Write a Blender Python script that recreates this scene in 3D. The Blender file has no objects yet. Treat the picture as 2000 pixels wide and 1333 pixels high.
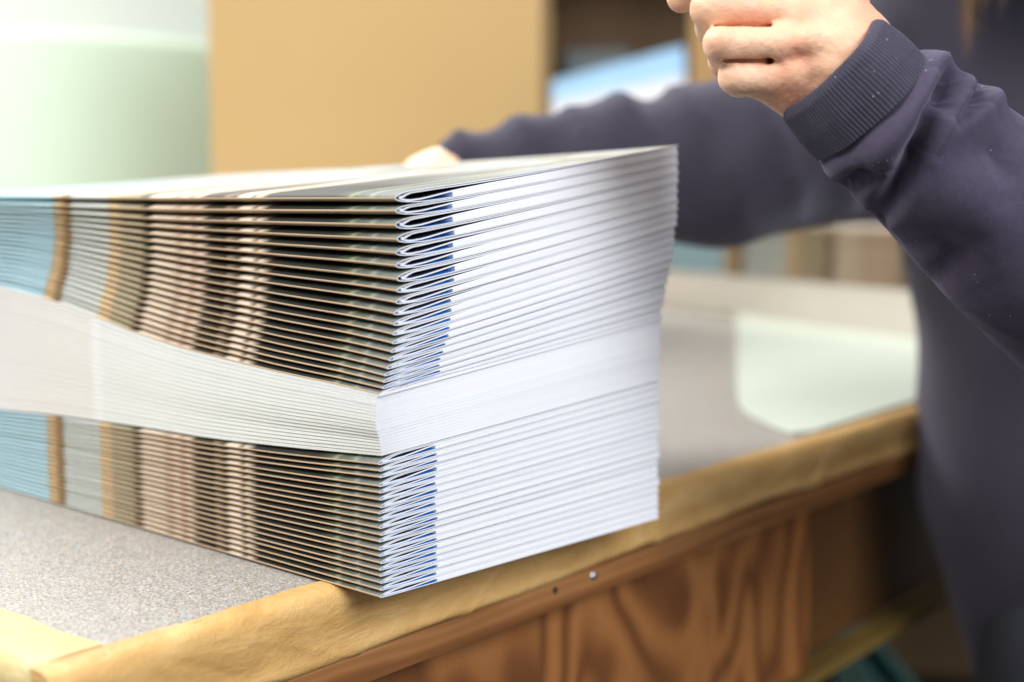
import bpy, math, random
import numpy as np
from mathutils import Matrix, Vector

random.seed(7); rng = np.random.default_rng(7)
SC = bpy.context.scene
COL = SC.collection
ZT = 0.90                     # height of the table top above the floor

# ---------------------------------------------------------------- camera
F_PX = 2650.72                # focal length in pixels of a 2000 px wide frame
RW = np.array([[6.76715542e-01, 7.74770243e-02, -7.32156667e-01],
               [-7.36244575e-01, 7.12126219e-02, -6.72958162e-01],
               [0.0, 9.94447622e-01, 1.05232727e-01]])
CAM = np.array([-0.3984597, -0.44709472, 0.18034336 + ZT])
cam_d = bpy.data.cameras.new('camera'); cam = bpy.data.objects.new('camera', cam_d); COL.objects.link(cam)
m = np.eye(4); m[:3, :3] = RW; m[:3, 3] = CAM
cam.matrix_world = Matrix(m.tolist())
cam_d.sensor_width = 36.0; cam_d.lens = F_PX * 36 / 2000; cam_d.clip_start = 0.02; cam_d.clip_end = 60
cam_d.dof.use_dof = True; cam_d.dof.focus_distance = 0.630; cam_d.dof.aperture_fstop = 3.6
cam_d.dof.aperture_blades = 0
SC.camera = cam

# ---------------------------------------------------------------- light
w = bpy.data.worlds.new('World'); SC.world = w; w.use_nodes = True
bg = w.node_tree.nodes['Background']; bg.inputs[0].default_value = (0.93, 0.96, 1.0, 1); bg.inputs[1].default_value = 0.46

def area(name, loc, target, sx, sy, power, col):
    l = bpy.data.lights.new(name, 'AREA'); l.shape = 'RECTANGLE'; l.size = sx; l.size_y = sy
    l.energy = power; l.color = col
    o = bpy.data.objects.new(name, l); COL.objects.link(o); o.location = loc
    o.rotation_euler = (Vector(target) - Vector(loc)).to_track_quat('-Z', 'Y').to_euler()
    return o
area('ceiling_lamp', (-1.5, 0.6, 2.65), (0.1, 0.3, 0.95), 2.2, 1.2, 78, (1.0, 0.985, 0.95))
area('window_light', (-0.4, -2.6, 2.6), (0.1, 0.0, 1.0), 1.6, 1.4, 99, (0.93, 0.96, 1.0))
area('rear_fill_light', (1.1, 2.35, 3.0), (1.1, 2.2, 0.9), 2.6, 1.3, 165, (1.0, 1.0, 0.97))  # unseen fill, added to brighten the back wall and far table
SC.view_settings.view_transform = 'Standard'; SC.view_settings.look = 'None'
SC.view_settings.exposure = 0.0; SC.view_settings.gamma = 1.0
SC.cycles.use_denoising = True
SC.cycles.max_bounces = 8; SC.cycles.diffuse_bounces = 4; SC.cycles.glossy_bounces = 3

def at(px, py, d):            # a point at depth d on the sight line of photo pixel px, py
    return CAM + RW @ (np.array([px - 1000.0, -(py - 666.5), -F_PX]) * (d / F_PX))

# ---------------------------------------------------------------- node helpers
class NT:
    def __init__(s, name, rough=0.6, spec=0.5):
        s.m = bpy.data.materials.new(name); s.m.use_nodes = True
        s.t = s.m.node_tree; s.n = s.t.nodes; s.b = s.n['Principled BSDF']
        s.b.inputs['Roughness'].default_value = rough
        s.b.inputs['Specular IOR Level'].default_value = spec
    def new(s, typ, **kw):
        n = s.n.new(typ)
        for k, v in kw.items(): setattr(n, k, v)
        return n
    def link(s, a, b): s.t.links.new(a, b)
    def coord(s, which='Object', scale=(1, 1, 1), loc=(0, 0, 0), rot=(0, 0, 0)):
        tc = s.new('ShaderNodeTexCoord'); mp = s.new('ShaderNodeMapping')
        mp.inputs['Scale'].default_value = scale; mp.inputs['Location'].default_value = loc; mp.inputs['Rotation'].default_value = rot
        s.link(tc.outputs[which], mp.inputs[0]); return mp.outputs[0]
    def noise(s, co, scale, detail=4, rough=0.55, dist=0.0):
        n = s.new('ShaderNodeTexNoise'); n.inputs['Scale'].default_value = scale; n.inputs['Detail'].default_value = detail
        n.inputs['Roughness'].default_value = rough; n.inputs['Distortion'].default_value = dist
        if co is not None: s.link(co, n.inputs['Vector'])
        return n.outputs['Fac']
    def ramp(s, fac, stops, interp='LINEAR'):
        r = s.new('ShaderNodeValToRGB'); cr = r.color_ramp; cr.interpolation = interp
        cr.elements[0].position = stops[0][0]; cr.elements[0].color = (*stops[0][1], 1)
        cr.elements[1].position = stops[-1][0]; cr.elements[1].color = (*stops[-1][1], 1)
        for p, c in stops[1:-1]:
            e = cr.elements.new(p); e.color = (*c, 1)
        s.link(fac, r.inputs[0]); return r.outputs[0]
    def mix(s, fac, a, b, mode='MIX'):
        n = s.new('ShaderNodeMix', data_type='RGBA', blend_type=mode)
        for sock, v in ((n.inputs[0], fac), (n.inputs[6], a), (n.inputs[7], b)):
            if isinstance(v, (int, float)): sock.default_value = v
            elif isinstance(v, tuple): sock.default_value = (*v, 1)
            else: s.link(v, sock)
        return n.outputs[2]
    def math(s, op, a, b=0.0, clamp=False):
        n = s.new('ShaderNodeMath', operation=op, use_clamp=clamp)
        for sock, v in ((n.inputs[0], a), (n.inputs[1], b)):
            if isinstance(v, (int, float)): sock.default_value = v
            else: s.link(v, sock)
        return n.outputs[0]
    def base(s, v):
        if isinstance(v, tuple): s.b.inputs['Base Color'].default_value = (*v, 1)
        else: s.link(v, s.b.inputs['Base Color'])
    def bump(s, h, strength=0.3, dist=0.001):
        n = s.new('ShaderNodeBump'); n.inputs['Strength'].default_value = strength; n.inputs['Distance'].default_value = dist
        s.link(h, n.inputs['Height']); s.link(n.outputs[0], s.b.inputs['Normal'])

def flat_mat(name, col, rough=0.6, var=0.08, scale=30, bump=0.0):
    t = NT(name, rough); co = t.coord()
    f = t.noise(co, scale)
    t.base(t.mix(f, tuple(c * (1 - var) for c in col), tuple(min(1, c * (1 + var)) for c in col)))
    if bump: t.bump(t.noise(co, scale * 8), bump, 0.001)
    return t.m

# printed cover: colour bands of the cover picture follow the fold (uv.y = metres along the spine, uv.x = metres up from the fold)
def cover_material(name, spine=True):
    t = NT(name, 0.6, 0.12)
    uv = t.new('ShaderNodeUVMap'); sp = t.new('ShaderNodeSeparateXYZ'); t.link(uv.outputs[0], sp.inputs[0])
    u, v = sp.outputs[0], sp.outputs[1]
    co = t.coord('UV')
    n1 = t.noise(t.coord('UV', (9, 1, 1)), 60, 3)
    nf = t.noise(t.coord('UV', (40, 260, 1)), 4, 4, 0.65)
    vv = t.math('ADD', v, t.math('MULTIPLY', t.math('SUBTRACT', n1, 0.5), 0.006))
    vs = t.math('DIVIDE', vv, 0.42)
    dk, sky, tan, brn, gry, olv, pnk, blk = (.022, .023, .019), (.36, .56, .65), (.60, .43, .25), (.22, .13, .065), (.53, .55, .53), (.27, .245, .155), (.57, .48, .38), (.035, .028, .018)
    S = [(0, (.16, .175, .16)), (.013, (.13, .145, .13)), (.0165, (.25, .27, .23)), (.0185, (.12, .135, .11)), (.026, (.085, .10, .075)), (.0295, (.21, .225, .165)), (.0325, (.07, .08, .05)),
         (.042, dk), (.085, dk), (.092, (.03, .025, .02)), (.099, pnk), (.102, (.12, .09, .06)), (.106, (.64, .55, .45)), (.113, (.57, .48, .39)), (.117, (.05, .04, .03)), (.124, (.22, .16, .11)), (.128, blk), (.143, (.06, .045, .03)),
         (.148, (.54, .44, .35)), (.155, (.35, .22, .16)), (.160, (.57, .46, .37)), (.168, (.36, .26, .19)), (.174, pnk), (.192, (.60, .51, .41)), (.1955, blk), (.2005, blk), (.203, olv), (.2235, (.33, .30, .20)), (.2265, tan), (.2335, (.62, .46, .24))]
    low = t.ramp(vs, [(p / .42, c) for p, c in S])
    S2 = [(.234, (.62, .46, .24)), (.2375, gry), (.274, (.52, .55, .55)), (.2775, (.10, .06, .03)), (.284, brn), (.2865, tan), (.293, (.66, .45, .22)), (.2955, sky), (.42, (.33, .54, .65))]
    high = t.ramp(vs, [(p / .42, c) for p, c in S2])
    sel = t.math('GREATER_THAN', vs, .2355 / .42)
    img = t.mix(sel, low, high)
    img = t.mix(t.math('MULTIPLY', t.math('SUBTRACT', nf, 0.42), 1.1, True), img, t.mix(0.5, img, (.05, .045, .03)))
    # the picture pales to cloud and haze away from the fold
    spk = t.noise(t.coord('UV', (90, 900, 1)), 3, 3, .7)
    near = t.math('MULTIPLY', t.math('SUBTRACT', .036, v), 60, True)
    img = t.mix(t.math('MULTIPLY', t.math('MULTIPLY', t.math('SUBTRACT', spk, .60), 7, True), near), img, (.52, .54, .46))
    pale = t.ramp(t.noise(t.coord('UV', (5, 7, 1)), 3, 4), [(.3, (.16, .20, .19)), (.42, (.29, .27, .21)), (.52, (.44, .43, .40)), (.66, (.27, .38, .46))])
    pf = t.math('MULTIPLY', t.math('SUBTRACT', u, 0.035), 9, True)
    front = t.mix(pf, img, pale)
    back = t.mix(t.math('MULTIPLY', nf, 0.6), (.50, .36, .235), (.30, .21, .13))
    back = t.mix(t.math('GREATER_THAN', v, .2355), back, t.mix(t.math('LESS_THAN', v, .275), (.42, .29, .15), (.44, .43, .35)))
    bsky = t.mix(t.math('GREATER_THAN', v, .2955), back, (.46, .55, .54))
    isf = t.math('GREATER_THAN', u, 0.00048)
    t.base(t.mix(isf, bsky, front))
    return t.m

def paper(name, col, rough=0.7, ramped=False):
    t = NT(name, rough, 0.3)
    if ramped:
        tc = t.coord('Object'); sp = t.new('ShaderNodeSeparateXYZ'); t.link(tc, sp.inputs[0])
        f = t.math('DIVIDE', sp.outputs[1], 0.42)
        c = t.ramp(f, [(0, (.74, .76, .71)), (.18 / .42, (.72, .73, .68)), (.228 / .42, (.70, .70, .66)), (.2335 / .42, (.755, .75, .72)), (.237 / .42, (.755, .75, .72)), (.243 / .42, (.68, .65, .59)), (.30 / .42, (.68, .645, .60)), (1, (.62, .65, .66))])
        n = t.noise(t.coord('Object', (3, 10, 900)), 2.2, 3, 0.7)
        c = t.mix(t.math('MULTIPLY', t.math('SUBTRACT', n, .5), .8, True), c, (.64, .64, .57))
        t.base(c)
    else:
        n = t.noise(t.coord('Object', (12, 12, 900)), 2.0, 3)
        t.base(t.mix(n, tuple(x * .93 for x in col), col))
    return t.m

M = {}
M['cover'] = cover_material('printed_cover')
def inside_print():
    t = NT('blue_inside_print', .4, .4)
    uv = t.new('ShaderNodeUVMap'); sp = t.new('ShaderNodeSeparateXYZ'); t.link(uv.outputs[0], sp.inputs[0])
    t.base(t.mix(t.math('GREATER_THAN', sp.outputs[0], .0018), (.03, .25, .72), (.76, .77, .82)))
    return t.m
M['cover_in'] = inside_print()
M['paper_edge'] = paper('white_paper_edge', (.86, .87, .91))
M['insert_edge'] = paper('bright_insert_edge', (.93, .93, .95))
M['page_white'] = paper('white_page', (.84, .84, .88))
M['page_navy'] = flat_mat('navy_page_print', (.035, .035, .085), .45, .2)
M['page_pale'] = paper('pale_page', (.78, .80, .86))
M['block_edge'] = flat_mat('trimmed_block_edge', (.91, .91, .94), .75, .006, 8)
M['cover_end'] = flat_mat('cover_end_print', (.46, .48, .42), .6, .25, 60)
M['fore_edge'] = paper('cream_fore_edge', (.8, .8, .76), ramped=True)

# ---------------------------------------------------------------- mesh helpers
def link(name, me, mats, parent=None, smooth=None, label=None):
    o = bpy.data.objects.new(name, me); COL.objects.link(o)
    for mt in mats: me.materials.append(mt)
    if parent is not None: o.parent = parent
    if label: o['label'] = label
    return o

def build(name, V, Fc, mats, parent=None, mi=None, uv=None, smooth=True):
    me = bpy.data.meshes.new(name)
    V = np.asarray(V, float)
    me.from_pydata(V.tolist(), [], [list(map(int, f)) for f in Fc])
    if mi is not None: me.polygons.foreach_set('material_index', np.asarray(mi, np.int32))
    if uv is not None:
        l = me.uv_layers.new(name='UVMap'); idx = np.empty(len(me.loops), np.int32); me.loops.foreach_get('vertex_index', idx)
        l.data.foreach_set('uv', np.asarray(uv, float)[idx].ravel())
    if smooth is True: me.polygons.foreach_set('use_smooth', np.ones(len(me.polygons), bool))
    elif smooth is not None and smooth is not False: me.polygons.foreach_set('use_smooth', np.asarray(smooth, bool))
    me.update()
    return link(name, me, mats, parent)

def empty(name, loc, label=None, cat=None, group=None, rz=0.0):
    o = bpy.data.objects.new(name, None); COL.objects.link(o); o.location = loc; o.rotation_euler = (0, 0, rz)
    o.empty_display_size = 0.05
    return tag(o, label, cat, group)

def tag(o, label=None, cat=None, group=None, kind=None):
    if label: o['label'] = label
    if cat: o['category'] = cat
    if group: o['group'] = group
    if kind: o['kind'] = kind
    return o

def grid_faces(nj, nk, off=0, flip=False):
    j, k = np.meshgrid(np.arange(nj - 1), np.arange(nk - 1), indexing='ij')
    a = off + j * nk + k; b = a + nk; c = b + 1; d = a + 1
    f = np.stack([a, b, c, d] if not flip else [d, c, b, a], -1).reshape(-1, 4)
    return f

def box(name, lo, hi, mat, parent=None, bevel=0.0, seg=2, jitter=0):
    import bmesh
    bm = bmesh.new(); bmesh.ops.create_cube(bm, size=1)
    lo = np.array(lo, float); hi = np.array(hi, float)
    for v in bm.verts:
        v.co = Vector([(lo[i] + hi[i]) / 2 + v.co[i] * (hi[i] - lo[i]) for i in range(3)])
    if bevel: bmesh.ops.bevel(bm, geom=list(bm.edges), offset=bevel, segments=seg, profile=0.6, affect='EDGES')
    me = bpy.data.meshes.new(name); bm.to_mesh(me); bm.free()
    if bevel: me.polygons.foreach_set('use_smooth', np.zeros(len(me.polygons), bool))
    return link(name, me, [mat], parent)

# a folded or flat sheet: centre line X[j], Z[j,k] at stations Y[k], thickness th; materials outer, inner, edge
def sheet(name, X, Y, Z, th, mats, parent, tip=None, origin=(0, 0, 0)):
    nj, nk = Z.shape
    XX = np.repeat(X[:, None], nk, 1) if X.ndim == 1 else X
    YY = np.repeat(Y[None, :], nj, 0)
    dx = np.gradient(XX, axis=0); dz = np.gradient(Z, axis=0); L = np.sqrt(dx * dx + dz * dz) + 1e-9
    nx, nz = -dz / L, dx / L
    if np.ndim(th) == 0: th = np.full((nj, nk), th)
    o = np.stack([XX + nx * th / 2, YY, Z + nz * th / 2], -1)
    i_ = np.stack([XX - nx * th / 2, YY, Z - nz * th / 2], -1)
    seg = np.sqrt(np.diff(XX[:, 0]) ** 2 + np.diff(Z[:, 0]) ** 2); arc = np.concatenate([[0], np.cumsum(seg)])
    arc = arc - (arc[tip] if tip is not None else 0)
    U = np.repeat(arc[:, None], nk, 1); VV = YY
    uvg = np.stack([U, VV], -1).reshape(-1, 2)
    N = nj * nk
    V = [o.reshape(-1, 3), i_.reshape(-1, 3)]; UV = [uvg, uvg]
    Fs = [grid_faces(nj, nk, 0, True), grid_faces(nj, nk, N, False)]
    mi = [np.zeros(len(Fs[0])), np.ones(len(Fs[1]))]
    off = 2 * N
    def strip(a, b, ua, flip, mid=2):
        nonlocal off; flip = not flip
        n = len(a); V.append(np.concatenate([a, b])); UV.append(np.concatenate([ua, ua]))
        q = np.arange(n - 1); f = np.stack([off + q, off + q + 1, off + n + q + 1, off + n + q], -1)
        if flip: f = f[:, ::-1]
        Fs.append(f); mi.append(np.full(len(f), mid)); off += 2 * n
    g = uvg.reshape(nj, nk, 2)
    strip(o[:, 0], i_[:, 0], g[:, 0], True); strip(o[:, -1], i_[:, -1], g[:, -1], False)
    em = 3 if len(mats) > 3 else 2
    strip(o[0], i_[0], g[0], False, em); strip(o[-1], i_[-1], g[-1], True, em)
    V = np.concatenate(V) - np.array(origin)
    mi = np.concatenate(mi)
    return build(name, V, np.concatenate(Fs), mats, parent, mi, np.concatenate(UV), smooth=(mi < 2))

# ---------------------------------------------------------------- the bundle of brochures
W, LEN = 0.210, 0.415
YS = np.concatenate([np.linspace(0, 0.04, 6), np.linspace(0.055, LEN, 18)])
def tab(xs, ys): return lambda q: np.interp(q, xs, ys)
B_TOP = tab([0, .0858, .1872, .3242, .42], [.1799, .1799, .1798, .1806, .181])
B_UM = tab([0, .0344, .0704, .1093, .1537, .197, .2385, .2832, .3305, .42], [.0939, .0958, .0971, .0996, .1027, .1078, .1142, .1208, .1252, .129])
B_ML = tab([0, .0655, .1328, .1797, .2367, .288, .3365, .42], [.0655, .0612, .0578, .0571, .0552, .0531, .0501, .046])
gY = lambda y: 1 - 0.42 * np.clip(y / 0.4, 0, 1) ** 0.8
XS = np.array([0, .00012, .0004, .0009, .0017, .003, .005, .0075, .0105, .014, .018, .023, .028, .034, .040, .048, .058, .07, .085, .10, .12, .14, .16, .185, .21])
TIPY_U = np.array([388.6, 412, 439.3, 466.6, 492.6, 517.3, 543, 566, 588, 610, 631, 650, 667, 684.5, 700.5, 716.5, 730.5, 743, 755.5, 767])
TIPX_U = np.array([780, 779, 778, 783, 780, 781, 780, 780, 778, 777, 775, 773, 771, 768, 766, 761, 756, 753.6, 751, 746])
TIPY_L = np.array([904, 917, 929.5, 946, 959, 973, 988, 1000, 1014, 1029, 1042, 1056, 1071, 1084, 1097.6, 1111, 1123, 1137, 1150.5, 1165])
def r_of(x, wgt):
    a = x / W; b = np.clip((x - .015) / (W - .015), 0, None) ** 1.12
    return a * (1 - wgt) + b * wgt
zU = .1798 - (TIPY_U - 388.6) * .000228
zL = .0010 + (1165 - TIPY_L) * .0002335
frU_c = (zU - .0939) / (.1799 - .0939); frL_c = zL / .0655
frU_f = np.concatenate([[1.0, .915, .850], np.linspace(.798, .008, 17)]); frL_f = np.linspace(.955, .012, 20)
zWU = np.where(np.arange(20) < 6, .2042 - .0051 * np.arange(20), .1787 - .00454 * (np.arange(20) - 5))
zWL = .0789 - .00394 * (np.arange(20) + 1) + .0002
def tips(grp, i):
    t = np.clip(YS / .33, 0, 1) ** .8
    if grp == 'U': fr = frU_c[i] * (1 - t) + frU_f[i] * t; return B_UM(YS) + (B_TOP(YS) - B_UM(YS)) * fr
    fr = frL_c[i] * (1 - t) + frL_f[i] * t; return .0002 + (B_ML(YS) - .0002) * fr
def low_surface(grp, i):      # underside of booklet i, [x, y]
    if grp == 'U' and i < 0:
        zt = tips('U', 0); r = r_of(XS, 1.0)[:, None]
        return (zt + .0046 * (1 - .45 * np.clip(YS / .35, 0, 1)))[None, :] + (.2092 - .1799 - .0046) * r * gY(YS)[None, :]
    if grp == 'L' and i < 0: return B_ML(YS)[None, :] + (.0789 - .0655) * (XS / W)[:, None] * gY(YS)[None, :] - .0002
    zt = tips(grp, i)
    up = tips(grp, i - 1) if i > 0 else (zt + .0050 if grp == 'U' else B_ML(YS))
    T0 = up - zt
    if grp == 'U':
        sag = T0 * (.24 * (1 - i / 20) + .08); wgt = 1 - i / 20; zw = zWU[i]; zc = zU[i]
    else:
        sag = T0 * .16; wgt = 0.0; zw = zWL[i]; zc = zL[i]
    base = zt - sag
    rise = (zw - (base[0])) * gY(YS)
    Z = base[None, :] + rise[None, :] * r_of(XS, wgt)[:, None]
    if i == 19: Z = np.maximum(Z, .0004 if grp == 'L' else (B_UM(YS)[None, :] + (.1151 - .0939) * (XS / W)[:, None] * gY(YS)[None, :] + .0002))
    return Z
def ell(x, xf): return np.sqrt(np.clip(1 - (1 - np.clip(x / xf, 0, 1)) ** 2, 0, 1))
ORD = ['first', 'second', 'third', 'fourth', 'fifth', 'sixth', 'seventh', 'eighth', 'ninth', 'tenth', 'eleventh', 'twelfth', 'thirteenth', 'fourteenth', 'fifteenth', 'sixteenth', 'seventeenth', 'eighteenth', 'nineteenth', 'twentieth']

def spine_booklet(grp, i):
    lo = low_surface(grp, i); hi = low_surface(grp, i - 1) - .00012
    zt = tips(grp, i)[None, :] + (0 if grp == 'U' else .0)
    T = np.maximum(hi - lo, .0012)
    if grp == 'U':
        sh = (TIPX_U[i] - 744) / 36.0; dx, dy = .0060 * sh, -.0062 * sh
    else:
        sh = 0; dx, dy = rng.uniform(-.0002, .0002), 0.0
    dx += rng.uniform(-.00025, .00025); dy += rng.uniform(-.0008, .0003)
    wob = (rng.uniform(-1, 1) * .00012 * np.sin(YS * rng.uniform(15, 40) + rng.uniform(0, 6)))[None, :]
    tc = .00042 if grp == 'U' else .00040
    vx = rng.uniform(.85, 1.2); va, vb = rng.uniform(-.05, .04), rng.uniform(-.05, .03)
    x = XS[:, None]
    zlo = zt + (lo + tc / 2 - zt) * ell(x, .0085) + wob
    zhi = zt + (hi - tc / 2 - zt) * ell(x, (.021 if grp == 'U' else .016) * vx) + wob
    name = 'brochure'
    if grp == 'U':
        lab = f'{ORD[i]} brochure from the top of the bundle, folded spine forward, upper batch' if i < 10 else f'{ORD[19 - i]} brochure above the white middle batch, folded spine forward'
        if i == 0: lab = 'topmost brochure of the large bundle, its printed cover face up'
        if i == 19: lab = 'brochure lying directly on the white middle batch, folded spine forward'
    else:
        lab = f'{ORD[i]} brochure below the white middle batch, folded spine forward' if i < 10 else f'{ORD[19 - i]} brochure from the bottom of the bundle, folded spine forward'
        if i == 0: lab = 'brochure directly under the white middle batch, squeezed fold forward'
        if i == 19: lab = 'bottom brochure of the bundle, overhanging the taped table edge'
    z0 = float(lo.min())
    root = empty(name, (dx, dy, ZT + z0), lab, 'brochure', 'brochures stacked in the bundle')
    org = (0, 0, z0)
    X2 = np.concatenate([XS[::-1], XS[1:]]); tip = len(XS) - 1
    Z2 = np.concatenate([zlo[::-1], zhi[1:]])
    sheet('cover', X2, YS, Z2, tc, [M['cover'], M['cover_in'], M['paper_edge']], root, tip, org)
    # inner folded sheet
    big = np.clip((T[8, 0] - .003) / .0025, 0, 1)
    if grp == 'U': fl = np.interp(XS, [0, .005, .017, .036, .06, .21], [.25, .15, .34, .60, .72, .75])[:, None]
    else: fl = np.interp(XS, [0, .005, .011, .020, .036, .06, .21], [.20, .06, .10, .34, .68, .74, .76])[:, None]
    fu = np.interp(XS, [0, .003, .008, .21], [.30, .62, 1.2, 1.2])[:, None]
    ti = float(np.clip((.195 if grp == 'U' else .205) * T[8, 0], .00050, .00070))
    x0 = .0022 if grp == 'U' else .0020
    s_in = ell(x, .012)
    ztin = zt + .0003
    zt_l = zlo + (zhi - zlo) * .42
    il = zlo[:1] + 0
    gap = np.maximum(zhi - zlo, .0005)
    til = ztin + ((zlo + gap * (fl + va)) - ztin) * ell(x, .010)
    tiu = ztin + ((zlo + gap * (fu + vb)) - ztin) * ell(x, .014)
    til = np.maximum(til, zlo + tc / 2 + ti / 2 + .00005); tiu = np.minimum(tiu, zhi - tc / 2 - ti / 2 - .00003); tiu[0] = til[0]
    tiu = np.maximum(tiu, til + np.where(x > .0008, ti * .98, 0))
    Xin = XS * (W - x0 - .0006) / W + x0
    # resample surfaces at the shifted positions
    def rs(Z): return np.stack([np.interp(Xin, XS, Z[:, k]) for k in range(Z.shape[1])], 1)
    cl, cu = rs(zlo), rs(zhi)
    til = np.clip(til, cl + tc / 2 + ti / 2, np.maximum(cu - tc / 2 - ti * 1.52, cl + tc / 2 + ti / 2)); tiu = np.clip(tiu, cl + tc / 2 + ti / 2, cu - tc / 2 - ti / 2)
    til[0] = tiu[0] = (til[0] + tiu[0]) / 2
    Z3 = np.concatenate([til[::-1], tiu[1:]]); X3 = np.concatenate([Xin[::-1], Xin[1:]])
    ob = sheet('inner_sheet', X3, YS, Z3, ti, [M['page_white'], M['page_navy'], M['paper_edge']], root, tip, org); ob.location.y = .0005 + rng.uniform(-.0002, .0002)
    # loose pages that start away from the fold
    xi = np.concatenate([[.0355 + (rng.uniform(-.0006, .0006))], XS[15:]]); xi[-1] -= .0008 + rng.uniform(0, .0008)
    def rz(Z, xx): return np.stack([np.interp(xx, XS, Z[:, k]) for k in range(Z.shape[1])], 1)
    bl = rz(zlo, xi) + tc / 2 + .00005; bu = np.stack([np.interp(xi, Xin, til[:, k]) for k in range(til.shape[1])], 1) - ti / 2 - .00006
    thk = np.maximum(bu - bl, .0002)
    sheet('page_block', xi[::-1], YS, ((bl + bu) / 2)[::-1], thk[::-1], [M['page_white'], M['page_white'], M['insert_edge']], root, None, org)
    return root

XS_ = XS
def fore_booklet(i, n=20):
    XS = np.concatenate([XS_[:-1], [.198, .206, .2086, .2094, .2098, .21]])
    lo0 = B_ML(YS)[None, :] + (.0789 - .0655) * (XS / W)[:, None] * gY(YS)[None, :]
    hi0 = B_UM(YS)[None, :] + (.1151 - .0939) * (XS / W)[:, None] * gY(YS)[None, :]
    j = n - 1 - i
    e = .0006 * np.sin(i * 2.1)
    lo = lo0 + (hi0 - lo0) * (j / n) + .00002; hi = lo0 + (hi0 - lo0) * ((j + 1) / n) - .00002
    off = np.interp(i, [0, 3, 8, 11, 14, 19], [0, -.0008, -.0015, -.0008, .0008, .0018]) + rng.uniform(-.00004, .00004)
    dy = rng.uniform(-.00008, .00008) + (-.0012 if i in (0,) else 0)
    T = hi - lo
    lab = (f'{ORD[i]} brochure from the top of the white middle batch, open edge forward' if i < 10 else f'{ORD[19 - i]} brochure from the bottom of the white middle batch, open edge forward')
    if i == 0: lab = 'uppermost brochure of the white middle batch, open edge forward'
    if i == 19: lab = 'lowest brochure of the white middle batch, open edge forward'
    z0 = float(lo.min()); org = (0, 0, z0)
    root = empty('brochure', (off, dy, ZT + z0), lab, 'brochure', 'brochures stacked in the bundle', rz=off / .30)
    tc = .00016
    x = XS[:, None]
    xr = W - x                       # distance from the spine, which is on the far side
    s = ell(xr, .0012)
    mid = (lo + hi) / 2
    zlo = mid + (lo + tc / 2 - mid) * s; zhi = mid + (hi - tc / 2 - mid) * s
    X2 = np.concatenate([XS, XS[::-1][1:]]); Z2 = np.concatenate([zhi, zlo[::-1][1:]])
    o = sheet('cover', X2, YS, Z2, tc, [M['page_pale'], M['page_pale'], M['block_edge'], M['cover_end']], root, len(XS) - 1, org)
    xi = XS.copy(); xi[-1] = W - .0008; cut = slice(0, len(XS))
    a, b = zlo[cut] + tc / 2, zhi[cut] - tc / 2
    gq = np.interp(XS, [0, .02, .05, .21], [1, .35, .05, .02])[:, None]
    nblk = 2
    for q in range(nblk):
        bl = a + (b - a) * (q / nblk) + gq * (.00004 + T[cut] * (.05 if q == 0 else .014)); bu = a + (b - a) * ((q + 1) / nblk) - gq * (.00004 + T[cut] * (.014 if q == 0 else .05))
        xq = xi.copy(); xq[0] += rng.uniform(-.00012, .00008)
        sheet('inner_sheet', xq[::-1], YS, ((bl + bu) / 2)[::-1], (bu - bl)[::-1], [M['page_white'], M['page_white'], M['block_edge'], M['fore_edge']], root, None, org)
    return root

for i in range(20): spine_booklet('U', i)
for i in range(20): fore_booklet(i)
for i in range(20): spine_booklet('L', i)

# ---------------------------------------------------------------- table
TH = math.radians(3.76)
TX = np.array([math.cos(TH), math.sin(TH), 0]); TY = np.array([-math.sin(TH), math.cos(TH), 0]); TO = np.array([-0.1228, 0.0328, ZT])
def tb(u, v, z=0.0): return TO + TX * u + TY * v + np.array([0, 0, z])

def laminate():
    t = NT('speckled_laminate', .42, .4); co = t.coord()
    a = t.noise(co, 900, 3, .7); b = t.noise(t.coord(loc=(3, 1, 0)), 420, 2, .6); c = t.noise(co, 6, 3)
    col = t.ramp(a, [(.34, (.11, .10, .09)), (.46, (.32, .29, .255)), (.55, (.385, .35, .31)), (.68, (.68, .63, .57))])
    col = t.mix(t.math('MULTIPLY', t.math('SUBTRACT', b, .61), 9, True), col, (.25, .38, .50))
    col = t.mix(t.math('MULTIPLY', t.math('SUBTRACT', c, .5), .6, True), col, (.36, .35, .33))
    t.base(col); t.bump(a, .05, .0005)
    r = t.math('ADD', t.math('MULTIPLY', c, .15), .34); t.link(r, t.b.inputs['Roughness'])
    return t.m
def tape(name, c1, c2, c3):
    t = NT(name, .45, .4); co = t.coord()
    n = t.noise(t.coord(scale=(1, 1, 3)), 22, 5, .6, .6); f = t.noise(co, 900, 3)
    col = t.ramp(n, [(.3, c1), (.5, c2), (.72, c3)])
    col = t.mix(t.math('MULTIPLY', f, .3), col, tuple(x * .7 for x in c2))
    n3 = t.noise(t.coord(scale=(1, 1, 2)), 130, 4, .65, .8); st = t.noise(t.coord(scale=(1, 1, 1), loc=(5, 2, 1)), 60, 2)
    col = t.mix(t.math('MULTIPLY', t.math('SUBTRACT', st, .72), 12, True), col, (.16, .08, .03))
    t.base(col); t.bump(t.math('ADD', t.math('ADD', n, t.math('MULTIPLY', n3, .35)), t.math('MULTIPLY', f, .10)), .55, .004)
    return t.m
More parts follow.
